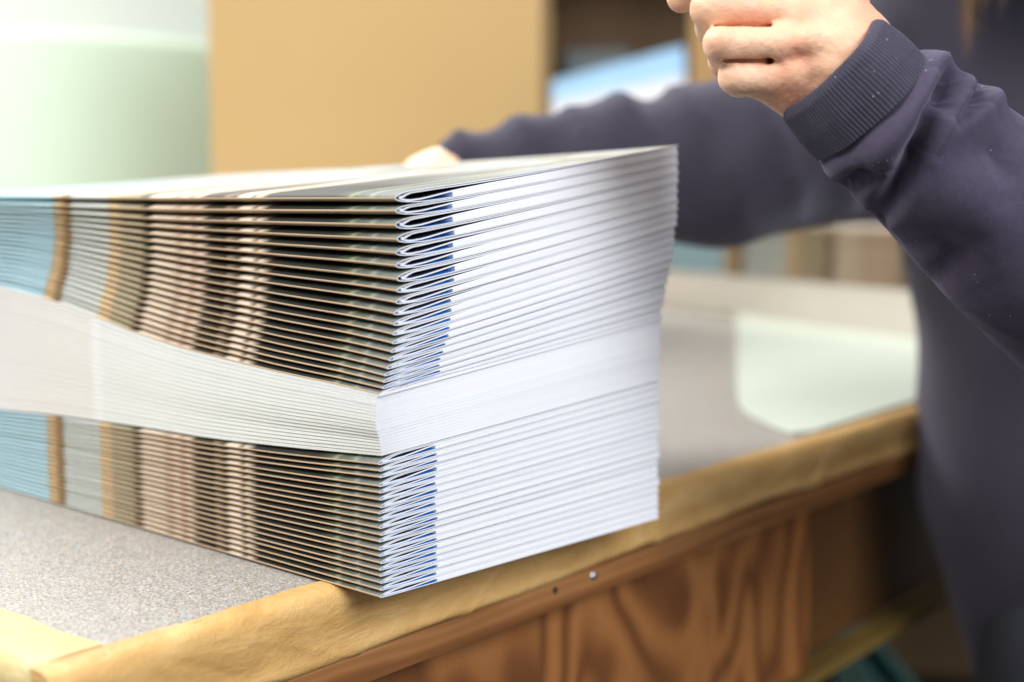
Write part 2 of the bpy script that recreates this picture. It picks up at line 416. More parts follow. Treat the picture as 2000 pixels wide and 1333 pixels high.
def wood(name, c1, c2, c3, sc=(1.2, 9, 9), dist=5.0, ring=False, rough=.5):
    t = NT(name, rough, .4)
    co = t.coord(scale=sc)
    wv = t.new('ShaderNodeTexWave', wave_type='RINGS' if ring else 'BANDS', bands_direction='Z') if not ring else t.new('ShaderNodeTexWave', wave_type='RINGS', rings_direction='Y')
    wv.inputs['Scale'].default_value = 2.2; wv.inputs['Distortion'].default_value = dist; wv.inputs['Detail'].default_value = 3; wv.inputs['Detail Scale'].default_value = 1.3
    t.link(co, wv.inputs[0])
    f = t.noise(t.coord(scale=(3, 60, 60)), 4, 4)
    col = t.ramp(wv.outputs['Fac'], [(.0, c1), (.45, c2), (.75, c3), (1, c2)])
    col = t.mix(t.math('MULTIPLY', f, .5), col, c1)
    blot = t.noise(t.coord(scale=(1, 1, 1)), 7, 3)
    col = t.mix(t.math('MULTIPLY', t.math('SUBTRACT', blot, .45), 1.6, True), col, tuple(x * .55 for x in c1))
    t.base(col); t.bump(wv.outputs['Fac'], .08, .001)
    return t.m
def figured(name):
    t = NT(name, .5, .4)
    a = t.noise(t.coord(scale=(5.2, 1, 2.1), loc=(1.7, 0, .4)), 1.6, 2.0, .45, .5)
    c = t.math('FRACT', t.math('MULTIPLY', a, 8.0)); c = t.math('ABSOLUTE', t.math('SUBTRACT', c, .5))
    col = t.ramp(c, [(.0, (.13, .046, .013)), (.14, (.21, .075, .021)), (.28, (.34, .135, .038)), (.5, (.44, .185, .055))], 'B_SPLINE')
    f = t.noise(t.coord(scale=(70, 1, 7)), 4, 4); col = t.mix(t.math('MULTIPLY', f, .45), col, (.17, .06, .018))
    b = t.noise(t.coord(loc=(4, 1, 1)), 6, 3); col = t.mix(t.math('MULTIPLY', t.math('SUBTRACT', b, .46), 2.2, True), col, (.13, .045, .013))
    t.base(col); t.bump(f, .1, .001); return t.m
M['laminate'] = laminate()
M['kraft'] = tape('kraft_tape', (.52, .29, .095), (.62, .37, .13), (.72, .47, .20))
M['yellow'] = tape('yellow_tape', (.50, .37, .15), (.58, .455, .21), (.62, .50, .26))
M['rail'] = wood('red_brown_rail_wood', (.20, .075, .022), (.36, .155, .05), (.42, .20, .07))
M['panel'] = figured('figured_panel_wood') if True else wood('figured_panel_wood', (.075, .022, .006), (.22, .078, .022), (.34, .13, .038), sc=(2.6, 1, 1.3), dist=9, ring=True)
M['panel2'] = flat_mat('dark_panel_wood', (.12, .052, .016), .5, .35, 9)
M['olive'] = wood('olive_edge_wood', (.16, .10, .025), (.25, .16, .04), (.28, .19, .05))
M['steel'] = NT('steel_screw', .35).m; M['steel'].node_tree.nodes['Principled BSDF'].inputs['Metallic'].default_value = 1; M['steel'].node_tree.nodes['Principled BSDF'].inputs['Base Color'].default_value = (.5, .5, .5, 1)
M['hole'] = flat_mat('dark_hole', (.02, .015, .01), .9)

table = empty('packing_table', tuple(tb(0, 0)), 'wooden packing table with speckled grey top and taped edges under the bundle', 'table', rz=TH)
TLX, TLY = 2.3, 1.16
box('table_top', (-.010, -.010, -.032), (TLX, TLY, -.0006), M['laminate'], table)
# tape wrapped round the near edge: a strip whose cross-section rolls over the edge
def roll_tape(name, length, prof, mat, axis, n, wr, seed, taper=None):
    r = np.random.default_rng(seed)
    s = np.linspace(0, length, n); P = np.array(prof, float)            # (offset outwards, z)
    # resample profile
    d = np.concatenate([[0], np.cumsum(np.hypot(*np.diff(P, axis=0).T))]); q = np.linspace(0, d[-1], 46)
    pu = np.interp(q, d, P[:, 0]); pz = np.interp(q, d, P[:, 1])
    k = np.array([1, 2, 3, 2, 1]) / 9
    for _ in range(2):
        pu[2:-2] = np.convolve(pu, k, 'valid'); pz[2:-2] = np.convolve(pz, k, 'valid')
    nu = np.gradient(pz); nz = -np.gradient(pu); L = np.hypot(nu, nz); nu, nz = -nu / L, -nz / L
    S, Q = np.meshgrid(s, np.arange(46), indexing='ij')
    h = np.zeros_like(S)
    for _ in range(60):
        f1 = r.uniform(15, 190); f2 = r.uniform(-.28, .28); h += np.sin(S * f1 + Q * f2 + r.uniform(0, 6)) * 9 / (f1 + 25) * wr * r.uniform(.3, 1)
    fold = np.zeros_like(S)
    for _ in range(int(length * 16)):
        c = r.uniform(0, length); sl = r.uniform(-.0035, .0035); wd = r.uniform(.0012, .004); fold += r.uniform(-1, 1) * wr * 2.6 * np.exp(-((S - c - sl * (Q - 22)) / wd) ** 2) * np.clip((Q - 10) / 14, 0, 1)
    amp = np.clip((Q - 4) / 12, .05, 1)
    h = (h + fold) * amp
    edge = .0016 * (np.sin(s * 60 + r.uniform(0, 6)) + .6 * np.sin(s * 143)) * .5
    A = -(pu[None, :] + nu[None, :] * h); Zz = pz[None, :] + nz[None, :] * h
    A[:, :4] += edge[:, None]
    low = .0018 * np.sin(s * 9 + seed) + .001 * np.sin(s * 37)
    Zz += low[:, None] * np.clip((Q - 30) / 16, 0, 1)
    if axis == 'x': V = np.stack([S, A, Zz], -1)
    else: V = np.stack([A, S, Zz], -1)
    end = V[0] + (np.array([.0006, 0, 0]) if axis == 'x' else np.array([0, .0006, 0]))
    F_ = [tuple(f) for f in grid_faces(n, 46, 0, axis == 'x')] + [tuple(range(n * 46, n * 46 + 46))]
    return build(name, np.concatenate([V.reshape(-1, 3), end]), F_, [mat], table)
PROF = [(-.001, .0005), (.003, .0007), (.008, .0006), (.0125, -.001), (.0155, -.006), (.0165, -.013), (.0160, -.022), (.0170, -.0265), (.0188, -.0295), (.0165, -.0320), (.0120, -.0335)]
tp = roll_tape('edge_tape', 2.2, PROF, M['kraft'], 'x', 900, .00055, 3)
PROF2 = [(-.0045, .0009), (.003, .0012), (.014, .0011), (.024, .0007), (.0275, -.002), (.029, -.008), (.029, -.018), (.028, -.034)]
tp2 = roll_tape('edge_tape', 1.17, PROF2, M['yellow'], 'y', 500, .0003, 11)
tp2['label'] = 'yellow tape folded over the left table edge'
tp2.location = (-.0, .0010, 0); tp.location = (-.0295, 0, 0)
# rounded corner cap where both tapes meet
box('table_top_core', (-.0240, -.0110, -.0318), (-.0102, TLY, -.0040), M['yellow'], table, .003)
box('rail', (-.024, -.0150, -.0500), (2.2, .012, -.0330), M['rail'], table, .0022)
box('apron_panel', (-.015, .004, -.187), (.640, .018, -.0503), M['panel'], table, .001)
box('apron_panel', (.6405, .022, -.187), (2.2, .034, -.0503), M['panel2'], table, .001)
box('bottom_strip', (-.015, -.004, -.197), (2.2, .020, -.1873), M['olive'], table, .002)
for lx in (.02, 2.1):
    for ly in (.04, 1.03): box('leg', (lx, ly, -ZT), (lx + .07, ly + .07, -.0325), M['panel2'], table, .004)
def disc(name, u, z, r, mat, depth=.0012, v=-.0150, dome=True):
    n = 20; a = np.linspace(0, 2 * math.pi, n, endpoint=False)
    V = [(u, v - depth, z)] + [(u + r * .7 * math.cos(t), v - depth * .9, z + r * .7 * math.sin(t)) for t in a] + [(u + r * math.cos(t), v + .0005, z + r * math.sin(t)) for t in a]
    Fc = [(0, 1 + i, 1 + (i + 1) % n) for i in range(n)] + [(1 + i, 1 + n + i, 1 + n + (i + 1) % n, 1 + (i + 1) % n) for i in range(n)]
    return build(name, V, Fc, [mat], table)
disc('nail_hole', .286, -.0385, .0027, M['hole'], .0004)
disc('screw_head', .323, -.0385, .0030, M['steel'])
disc('nail_hole', -.006, -.0, .0001, M['hole'], .0002)

floor = build('floor', [(-6, -6, 0), (8, -6, 0), (8, 8, 0), (-6, 8, 0)], [(0, 1, 2, 3)], [flat_mat('dark_floor', (.035, .028, .024), .6)]); tag(floor, kind='structure')

# ---------------------------------------------------------------- implicit surfaces for body and cloth
def surface_nets(f, lo, hi, h):
    lo = np.array(lo, float); n = np.ceil((np.array(hi) - lo) / h).astype(int) + 1
    ax = [lo[i] + h * np.arange(n[i]) for i in range(3)]
    D = np.empty(n, np.float32)
    Yg, Zg = np.meshgrid(ax[1], ax[2], indexing='ij')
    step = max(1, int(400000 / (n[1] * n[2])))
    for a in range(0, n[0], step):
        xs = ax[0][a:a + step]
        P = np.stack([np.broadcast_to(xs[:, None, None], (len(xs), *Yg.shape)), np.broadcast_to(Yg, (len(xs), *Yg.shape)), np.broadcast_to(Zg, (len(xs), *Yg.shape))], -1).reshape(-1, 3)
        D[a:a + step] = f(P).reshape(len(xs), *Yg.shape)
    Sg = D < 0
    cn = tuple(n - 1); acc = np.zeros((*cn, 3), np.float32); cnt = np.zeros(cn, np.float32)
    for axis in range(3):
        for b in (0, 1):
            for c in (0, 1):
                o1, o2 = [i for i in range(3) if i != axis]
                sl0 = [slice(0, None)] * 3
                def cut(off):
                    sl = [None] * 3; sl[axis] = slice(off, n[axis] - 1 + off); sl[o1] = slice(b, n[o1] - 1 + b); sl[o2] = slice(c, n[o2] - 1 + c)
                    return tuple(sl)
                d0, d1 = D[cut(0)], D[cut(1)]; m_ = (d0 < 0) != (d1 < 0)
                t = np.where(m_, d0 / np.where(m_, d0 - d1, 1), 0)
                acc[..., axis] += t * m_; acc[..., o1] += b * m_; acc[..., o2] += c * m_; cnt += m_
    act = cnt > 0; idx = -np.ones(cn, np.int64); idx[act] = np.arange(act.sum())
    cell = np.argwhere(act); V = lo + h * (cell + acc[act] / cnt[act][:, None])
    Fs = []
    for axis in range(3):
        o1, o2 = (axis + 1) % 3, (axis + 2) % 3
        sa = [slice(None)] * 3; sb = [slice(None)] * 3; sa[axis] = slice(0, -1); sb[axis] = slice(1, None)
        m_ = Sg[tuple(sa)] != Sg[tuple(sb)]
        e = np.argwhere(m_); e = e[(e[:, o1] > 0) & (e[:, o2] > 0) & (e[:, o1] < n[o1] - 1) & (e[:, o2] < n[o2] - 1)]
        def ci(d1, d2):
            q = e.copy(); q[:, o1] += d1; q[:, o2] += d2; return idx[q[:, 0], q[:, 1], q[:, 2]]
        q = np.stack([ci(-1, -1), ci(0, -1), ci(0, 0), ci(-1, 0)], -1)
        inside = Sg[e[:, 0], e[:, 1], e[:, 2]]
        q[~inside] = q[~inside][:, ::-1]; Fs.append(q)
    return V, np.concatenate(Fs)
def smin(a, b, k):
    h = np.clip(.5 + .5 * (b - a) / k, 0, 1); return b + (a - b) * h - k * h * (1 - h)
def cap(P, a, b, ra, rb):
    a, b = np.asarray(a, float), np.asarray(b, float); ab = b - a; t = np.clip(((P - a) @ ab) / (ab @ ab + 1e-12), 0, 1)
    return np.linalg.norm(P - a - t[:, None] * ab, axis=1) - (ra + (rb - ra) * t)
def chain(P, pts, rs, k=.004):
    d = None
    for i in range(len(pts) - 1):
        c = cap(P, pts[i], pts[i + 1], rs[i], rs[i + 1]); d = c if d is None else smin(d, c, k)
    return d
def ellip(P, c, r, R=None):
    q = P - np.asarray(c, float)
    if R is not None: q = q @ np.asarray(R)
    k = np.linalg.norm(q / r, axis=1); return (k - 1) * min(r) * (1.0 if np.ndim(k) else 1)
# cheap smooth noise
NW = [(rng.normal(size=3), rng.uniform(0, 6.28)) for _ in range(24)]
def wn(P, freq, ids):
    s_ = 0
    for i in ids:
        v, ph = NW[i]; s_ = s_ + np.sin(P @ (v * freq) + ph)
    return s_ / len(ids)

# ---- skin
def skin_mat():
    t = NT('skin', .48, .4); co = t.coord()
    n = t.noise(co, 28, 4, .6); n2 = t.noise(t.coord(loc=(2, 3, 4)), 75, 3)
    col = t.ramp(n, [(.32, (.84, .58, .39)), (.5, (.79, .49, .315)), (.66, (.72, .36, .23))])
    col = t.mix(t.math('MULTIPLY', n2, .35), col, (.76, .40, .28))
    ra = t.new('ShaderNodeAttribute', attribute_name='redness'); col = t.mix(t.math('MULTIPLY', ra.outputs['Fac'], .75, True), col, (.66, .22, .13))
    t.base(col); t.b.inputs['Subsurface Weight'].default_value = .18; t.b.inputs['Subsurface Radius'].default_value = (.006, .0025, .0012)
    t.b.inputs['Subsurface Scale'].default_value = 1.0
    fine = t.noise(co, 650, 3, .6); wr = t.noise(t.coord(scale=(1, 1, 1.6)), 190, 3, .6, 1.2); t.bump(t.math('ADD', t.math('MULTIPLY', fine, .4), wr), .32, .0012)
    return t.m
def fleece(name, c, bump=.35, lint=True):
    t = NT(name, .95, .15); co = t.coord()
    n = t.noise(co, 1500, 3, .7); m2 = t.noise(co, 260, 3, .6); big = t.noise(co, 14, 3)
    col = t.mix(n, tuple(x * .55 for x in c), tuple(x * 1.5 for x in c))
    col = t.mix(t.math('MULTIPLY', t.math('SUBTRACT', m2, .35), 1.4, True), col, tuple(x * 1.45 for x in c))
    col = t.mix(t.math('MULTIPLY', big, .3), col, tuple(x * .8 for x in c))
    if lint:
        l = t.new('ShaderNodeTexVoronoi'); l.inputs['Scale'].default_value = 330; t.link(co, l.inputs['Vector'])
        l2 = t.noise(t.coord(loc=(7, 7, 7)), 90, 2)
        fl = t.math('MULTIPLY', t.math('LESS_THAN', l.outputs['Distance'], .13), t.math('GREATER_THAN', l2, .61))
        col = t.mix(t.math('MULTIPLY', fl, .55), col, (.5, .5, .55))
    t.base(col); t.b.inputs['Sheen Weight'].default_value = .22; t.b.inputs['Sheen Roughness'].default_value = .5; t.b.inputs['Sheen Tint'].default_value = (.80, .74, .95, 1)
    t.bump(t.math('ADD', n, t.math('MULTIPLY', m2, .8)), bump, .0012)
    return t.m
M['skin'] = skin_mat(); M['fleece'] = fleece('purple_grey_fleece', (.058, .048, .078)); M['ribs'] = fleece('ribbed_cuff_knit', (.046, .043, .062), .3); M['torso'] = fleece('shaded_fleece', (.034, .030, .043), .3, False)  # torso: same garment as the sleeve, its shade put into a darker colour

person = empty('person', (0.78, -0.22, 0.0), 'person in a purple-grey sweatshirt leaning in from the right with one fist raised', 'person')
PO = np.array(person.location)
def pbuild(name, V, Fc, mats, **k): return build(name, np.asarray(V) - PO, Fc, mats, person, **k)

# near (left) hand: joints given as sight-line points, so the fist sits where the photograph has it
D0 = .612
def J(x, y, dd=0.0): return at(x, y, D0 + dd)
ring_ = [J(1580, 84, .000), J(1412, 86, -.003), J(1418, 118, .022), J(1470, 112, .031)]
mid_ = [J(1585, 22, .004), J(1388, 17, .002), J(1392, 52, .028), J(1450, 52, .037)]
ind_ = [J(1585, -42, .010), J(1432, -62, .006), J(1362, -28, .014), J(1330, -2, .022)]
pin_ = [J(1545, 150, .006), J(1438, 150, .003), J(1444, 160, .021), J(1492, 156, .029)]
thu_ = [J(1640, 10, .040), J(1530, -30, .046), J(1425, -30, .040), J(1340, -10, .030)]
def hand(P):
    px = .0002307
    palm = chain(P, [J(1650, 118, .012), J(1600, 60, .014), J(1580, 30, .014)], [.0175, .0185, .0150], .01)
    palm = smin(palm, chain(P, [J(1650, 128, .014), J(1590, 120, .015), J(1560, 112, .014)], [.0170, .0180, .0150], .01), .008)
    palm = smin(palm, chain(P, [J(1640, 95, .016), J(1590, -10, .018), J(1585, -30, .018)], [.017, .015, .0125], .01), .010)
    palm = smin(palm, chain(P, [J(1640, 150, .016), J(1565, 178, .016), J(1545, 165, .014)], [.0150, .0120, .0110], .01), .008)     # heel on the little-finger side
    palm = smin(palm, chain(P, [J(1640, 60, .036), J(1600, 20, .040)], [.014, .013], .01), .008)
    wrist = chain(P, [J(1650, 122, .014), J(1710, 185, .014), J(1755, 240, .014)], [.0225, .0230, .021], .01)
    palm = smin(palm, chain(P, [J(1478, 158, .009), J(1535, 170, .012)], [.0080, .0100], .01), .006)
    d = smin(palm, wrist, .014)
    fr = [([.0093, .0083, .0076, .0068], ring_), ([.0096, .0086, .0078, .0070], mid_), ([.0094, .0084, .0074, .0066], ind_), ([.0086, .0076, .0068, .0060], pin_)]
    for r, pts in fr:
        # a phalanx bulges at the joints and narrows between them
        a, b = np.array(pts[0]), np.array(pts[1]); mm = (a + b) / 2
        fgr = chain(P, [a, a * .6 + b * .4, a * .28 + b * .72, b, pts[2], pts[3]], [r[0], r[0] * .93, r[1] * .93, r[1] * 1.0, r[2], r[3]], .0035)
        near = ((P - a) @ (b - a)) / ((b - a) @ (b - a))
        d = smin(d, fgr, .0006 + .0045 * np.clip((.42 - near) / .25, 0, 1))
    th = chain(P, thu_, [.014, .0105, .0095, .0080], .006); d = smin(d, th, .005)
    # webs and clefts between the fingers
    for (x0, y0, x1, y1) in ((1400, 51, 1506, 50), (1418, 119, 1512, 119)):
        for dd in np.arange(-.012, .0001, .0008):
            d = smin_sub(d, cap(P, J(x0 - 4, y0, dd), J(x1, y1, dd), .00035, .0003), .0014)
    for (x0, y0) in ((1507, 119),):
        d = smin_sub(d, cap(P, J(x0 - 8, y0, -.006), J(x0, y0, .008), .0016, .0010), .0015)
    # knuckles, tendons and veins
    for (x, y, dd, r) in ((1575, 76, -.0065, .0052), (1560, 38, -.003, .0046), (1548, 142, -.001, .0045), (1405, 78, -.008, .0030)):
        d = smin(d, np.linalg.norm(P - J(x, y, dd), axis=1) - r, .006)
    for pts in ([J(1582, 60, -.0045), J(1622, 78, -.0058), J(1660, 108, -.006)], [J(1568, 128, -.002), J(1598, 128, -.004), J(1640, 142, -.005)], [J(1585, 15, -.0005), J(1630, 45, -.0035), J(1668, 90, -.0045)]):
        d = smin(d, chain(P, pts, [.0014] * 3, .002), .006)
    for pts in ([J(1600, 40, -.0035), J(1615, 66, -.0055), J(1632, 84, -.006), J(1650, 92, -.0065)], [J(1585, 112, -.0045), J(1606, 110, -.0058), J(1628, 130, -.006)]):
        d = smin(d, chain(P, pts, [.0010] * 4, .002), .003)
    # skin creases at the wrist and over the knuckles
    d = d + .00028 * wn(P, 380, range(0, 6)) + .00018 * wn(P, 800, range(6, 12))
    return d
def smin_sub(d, c, k): return -smin(-d, c, k)

pts_ = np.array(ring_ + mid_ + ind_ + pin_ + thu_ + [J(1730, 210, .014)])
Vh, Fh = surface_nets(hand, pts_.min(0) - .022, pts_.max(0) + .022, .0009)

# far (right) hand and the rest of the body, mostly under the clothes or outside the frame
SH_F, SH_N = at(1890, 60, 1.30), at(2330, -40, 1.02)
far_arm = [SH_F, at(1660, 262, 1.17), at(1410, 322, 1.06), at(1180, 335, 1.03), at(1010, 338, 1.02), at(905, 345, 1.01)]
fh = lambda x, y, d: at(x, y, d)
HEAD = at(2215, -540, 1.00)
def body_rest(P):
    d = chain(P, [at(2120, 60, 1.18), at(2160, 500, 1.14), at(2165, 900, 1.12), at(2190, 1180, 1.14)], [.125, .12, .11, .105], .05)
    d = smin(d, chain(P, [SH_F, at(2120, 20, 1.18), SH_N], [.05, .09, .05], .04), .05)
    d = smin(d, chain(P, [at(2120, 0, 1.15), HEAD + np.array([.02, 0, -.06])], [.055, .05], .02), .03)
    d = smin(d, ellip(P, HEAD, np.array([.082, .082, .108])), .02)
    f = (CAM - HEAD) * np.array([1, 1, 0]); f = -TX * .9 - TY * .1; f = f / np.linalg.norm(f); sd = np.cross([0, 0, 1.], f)
    nose = HEAD + f * .088 - np.array([0, 0, .012]); d = smin(d, chain(P, [HEAD + f * .078 + np.array([0, 0, .02]), nose], [.008, .012], .005), .012)
    d = smin(d, ellip(P, HEAD + f * .050 - np.array([0, 0, .075]), np.array([.040, .040, .035])), .03)
    for sgn in (-1, 1):
        d = smin_sub(d, np.linalg.norm(P - (HEAD + f * .088 + sd * .030 * sgn + np.array([0, 0, .012])), axis=1) - .011, .01)
        d = smin(d, ellip(P, HEAD + sd * .082 * sgn, np.array([.014, .014, .028])), .006)
    d = smin_sub(d, cap(P, HEAD + f * .084 - np.array([0, 0, .052]) - sd * .02, HEAD + f * .084 - np.array([0, 0, .052]) + sd * .02, .004, .004), .004)
    d = smin(d, chain(P, far_arm, [.05, .048, .040, .032, .026, .022], .02), .03)
    d = smin(d, chain(P, [SH_N, at(2330, 420, .86), at(2200, 640, .74), at(1990, 465, .655), at(1800, 300, .63)], [.045, .036, .032, .026, .019], .02), .03)
    return d
def far_hand(P):
    wr_ = at(905, 345, 1.01); pm = at(862, 366, 1.00)
    d = chain(P, [at(960, 342, 1.015), wr_, pm, at(850, 360, 1.0)], [.027, .024, .026, .022], .01)
    for q, (x0, y0, x1, y1, x2, y2, dz, r) in enumerate(((850, 338, 812, 333, 786, 348, .00, .0082), (848, 346, 804, 344, 776, 362, -.012, .0085), (848, 346, 800, 350, 772, 368, -.022, .0084), (850, 362, 812, 368, 790, 384, -.030, .0076), (875, 342, 838, 330, 812, 342, .022, .0092))):
        d = smin(d, chain(P, [at(x0, y0, 1.0 + dz), at(x1, y1, .998 + dz), at(x2, y2, 1.0 + dz)], [r * 1.1, r, r * .85], .003), .004)
    return d
b_lo = np.array([.45, -.50, .55]); b_hi = np.array([1.25, .45, 1.62])
Vb, Fb = surface_nets(body_rest, b_lo, b_hi, .009)
fpts = np.array([at(960, 342, 1.015), at(772, 384, .97), at(786, 300, 1.03), at(960, 400, 1.0)])
Vf, Ff = surface_nets(far_hand, fpts.min(0) - .045, fpts.max(0) + .045, .0028)
Vall = np.concatenate([Vh, Vb, Vf]); Fall = np.concatenate([Fh, Fb + len(Vh), Ff + len(Vh) + len(Vb)])
body_ob = pbuild('body', Vall, Fall, [M['skin']])
red = np.zeros(len(Vall))
for (x, y, dd, r_, a_) in ((1560, 98, -.004, .006, 1.), (1568, 36, -.004, .006, 1.), (1545, 190, .002, .007, .8), (1592, 150, .0, .006, .5), (1405, 90, -.01, .006, .35), (1430, 150, -.006, .006, .3), (1470, 51, -.004, .0030, .8), (1440, 51, -.004, .0030, .8), (1500, 51, -.004, .003, .8), (1450, 119, -.004, .0030, .8), (1490, 119, -.004, .0030, .8)):
    red += a_ * np.exp(-(np.linalg.norm(Vall - J(x, y, dd), axis=1) / r_) ** 2)
at_ = body_ob.data.attributes.new('redness', 'FLOAT', 'POINT'); at_.data.foreach_set('value', np.clip(red, 0, 1).astype(np.float32))

# ---- sweatshirt: trunk and far sleeve
def shirt(P):
    d = chain(P, [at(2040, 60, 1.20), at(2160, 480, 1.15), at(2178, 900, 1.135), at(2222, 1330, 1.16)], [.165, .150, .142, .138], .06)
    d = smin(d, chain(P, [SH_F, at(2120, 40, 1.18), SH_N], [.085, .10, .08], .05), .05)
    sl = chain(P, far_arm, [.086, .074, .061, .050, .0375, .029], .015)
    d = smin(d, sl, .035)
    d = smin(d, chain(P, [SH_N, at(2372, 190, .965), at(2352, 372, .905)], [.080, .070, .069], .02), .03)
    # soft hanging folds
    q = P - at(1300, 330, 1.04)
    along = q @ (RW @ np.array([1, 0, 0])); up = q[:, 2]
    fold = (1 - np.abs(np.sin(along * 62 + up * 30 + 1.6 * wn(P, 14, range(4))))) ** 2 * -.0095 + np.sin(along * 110 - up * 40 + 2 * wn(P, 9, range(4, 8))) * .0028
    d = d + fold * np.clip(1 - np.abs(sl) / .03, 0, 1) * np.clip((up + .055) / .05, .12, 1) + .0020 * wn(P, 16, range(8, 14)) + .0016 * wn(P, 45, range(14, 20))
    rt = P @ RW[:, 0]; d = d + (np.sin(rt * 62 + up * 9 + 1.5 * wn(P, 8, range(4))) * .0045 + np.sin(rt * 105 - up * 22) * .002) * np.clip((sl - .03) / .05, 0, 1)
    # opening at the neck and the hem
    d = np.maximum(d, .66 - P[:, 2])
    return d
Vs, Fs_ = surface_nets(shirt, np.array([.18, -.45, .62]), np.array([1.22, .52, 1.42]), .0085)
pbuild('sweatshirt', Vs, Fs_, [M['torso']])

# ---- near sleeve and cuff as draped tubes
def tube_frame(ctrl, rad, ns, nt):
    C_ = np.array(ctrl); R_ = np.array(rad)
    L = np.concatenate([[0], np.cumsum(np.linalg.norm(np.diff(C_, axis=0), axis=1))]); s = np.linspace(0, L[-1], ns)
    c = np.stack([np.interp(s, L, C_[:, i]) for i in range(3)], 1); r = np.interp(s, L, R_)
    kk = max(3, ns // 14) | 1; ker = np.hanning(kk + 2)[1:-1]; ker /= ker.sum()
    for i in range(3): c[:, i] = np.convolve(np.pad(c[:, i], kk // 2, mode='reflect', reflect_type='odd'), ker, 'valid')
    r = np.convolve(np.pad(r, kk // 2, mode='edge'), ker, 'valid')
    t = np.gradient(c, axis=0); t /= np.linalg.norm(t, axis=1)[:, None]
    u = np.cross(t, np.tile([0, 0, 1.0], (ns, 1))); u /= np.linalg.norm(u, axis=1)[:, None]; v = np.cross(u, t)
    th = np.linspace(0, 2 * math.pi, nt, endpoint=False)
    return s, c, r, u, v, t, th
def tube_faces(ns, nt):
    i, j = np.meshgrid(np.arange(ns - 1), np.arange(nt), indexing='ij'); j2 = (j + 1) % nt
    return np.stack([i * nt + j, i * nt + j2, (i + 1) * nt + j2, (i + 1) * nt + j], -1).reshape(-1, 4)
def project(P):
    v = (P - CAM) @ RW; return np.stack([1000 + F_PX * v[:, 0] / -v[:, 2], 666.5 - F_PX * v[:, 1] / -v[:, 2]], 1)
NS, NTH = 420, 420
s, c, r, u, v, t, th = tube_frame([at(1668, 176, .621), at(1697, 205, .622), at(1850, 336, .636), at(1990, 465, .655), at(2150, 595, .69), at(2245, 610, .76), at(2350, 380, .90), at(2372, 200, .96), at(2345, 10, 1.01)],
                                 [.0290, .0325, .0395, .0440, .050, .056, .066, .070, .068], NS, NTH)
r = np.where(s < .0095, .0285 + .0030 * s / .0095, r + .0035 * np.exp(-((s - .020) / .009) ** 2)); r = r * np.clip(.93 + (s - .0095) / .0035 * .07, .93, 1)
dirs = u[:, None, :] * np.cos(th)[None, :, None] + v[:, None, :] * np.sin(th)[None, :, None]
P0 = c[:, None, :] + dirs * r[:, None, None]
flat = P0.reshape(-1, 3); dn = dirs.reshape(-1, 3); px = project(flat)
facing = ((CAM - flat) * dn).sum(1) > 0
def on_surface(x, y):
    d2 = ((px - [x, y]) ** 2).sum(1) + np.where(facing, 0, 1e9); return flat[np.argmin(d2)]
disp = np.zeros(len(flat))
def crease(pts, amp, wd, taper=True):
    Q = [on_surface(*p) for p in pts]; best = np.full(len(flat), 1e9); tt = np.zeros(len(flat)); n = len(Q) - 1
    for i in range(n):
        ab = Q[i + 1] - Q[i]; k = np.clip(((flat - Q[i]) @ ab) / (ab @ ab + 1e-12), 0, 1); dd = np.linalg.norm(flat - Q[i] - k[:, None] * ab, axis=1)
        m_ = dd < best; best[m_] = dd[m_]; tt[m_] = (i + k[m_]) / n
    env = np.sin(np.clip(tt, .06, .94) * math.pi) ** .5 if taper else 1
    return amp * env * np.exp(-(best / wd) ** 2)
for pts, amp, wd in (
    ([(1818, 122), (1790, 190), (1740, 275), (1690, 330)], .0040, .0080),
    ([(1853, 150), (1822, 220), (1783, 310), (1738, 395), (1700, 440)], -.0150, .0050),
    ([(1876, 160), (1848, 232), (1815, 310)], .0048, .0050),
    ([(1864, 168), (1856, 200), (1852, 226)], -.0060, .0024),
    ([(1905, 183), (1884, 214), (1866, 240)], -.0056, .0030),
    ([(1890, 178), (1872, 210)], .0020, .0040),
    ([(1940, 196), (1900, 225), (1868, 250)], .0030, .0060),
    ([(1636, 372), (1680, 362), (1722, 345)], -.0085, .0048),
    ([(1655, 430), (1712, 425), (1775, 380)], .0024, .0075),
    ([(1838, 352), (1900, 392), (1965, 452)], .0022, .0110),
    ([(1745, 470), (1830, 480), (1930, 560)], -.0042, .0100),
    ([(1880, 300), (1940, 300), (1990, 330)], -.0034, .0080),
    ([(1800, 560), (1900, 600), (1990, 660)], .0020, .0080),
    ([(1990, 230), (1960, 300), (1975, 380)], -.0040, .0070),
    ([(1824, 110), (1812, 140)], .0060, .0085), ([(1858, 150), (1852, 190)], -.0075, .0036), ([(1884, 163), (1876, 190)], .0042, .0052),
    ([(1907, 178), (1896, 205)], -.0068, .0034), ([(1938, 186), (1922, 215)], .0055, .0080),
    ([(1690, 335), (1660, 365), (1640, 372)], -.0050, .0035), ([(1905, 480), (1850, 520), (1810, 560)], -.0030, .0070)):
    disp += crease(pts, amp, wd)
disp += .0012 * wn(flat, 75, range(0, 8)) + .0005 * wn(flat, 130, range(8, 16)) + .0016 * wn(flat, 22, range(16, 22))
disp *= np.clip((np.repeat(s, NTH) - .009) / .006, .08, 1)
Psl = flat + dn * disp[:, None]
sl_ob = pbuild('sleeve', Psl, tube_faces(NS, NTH), [M['fleece']]); sl_ob['label'] = 'wrinkled purple-grey sleeve of the raised arm'
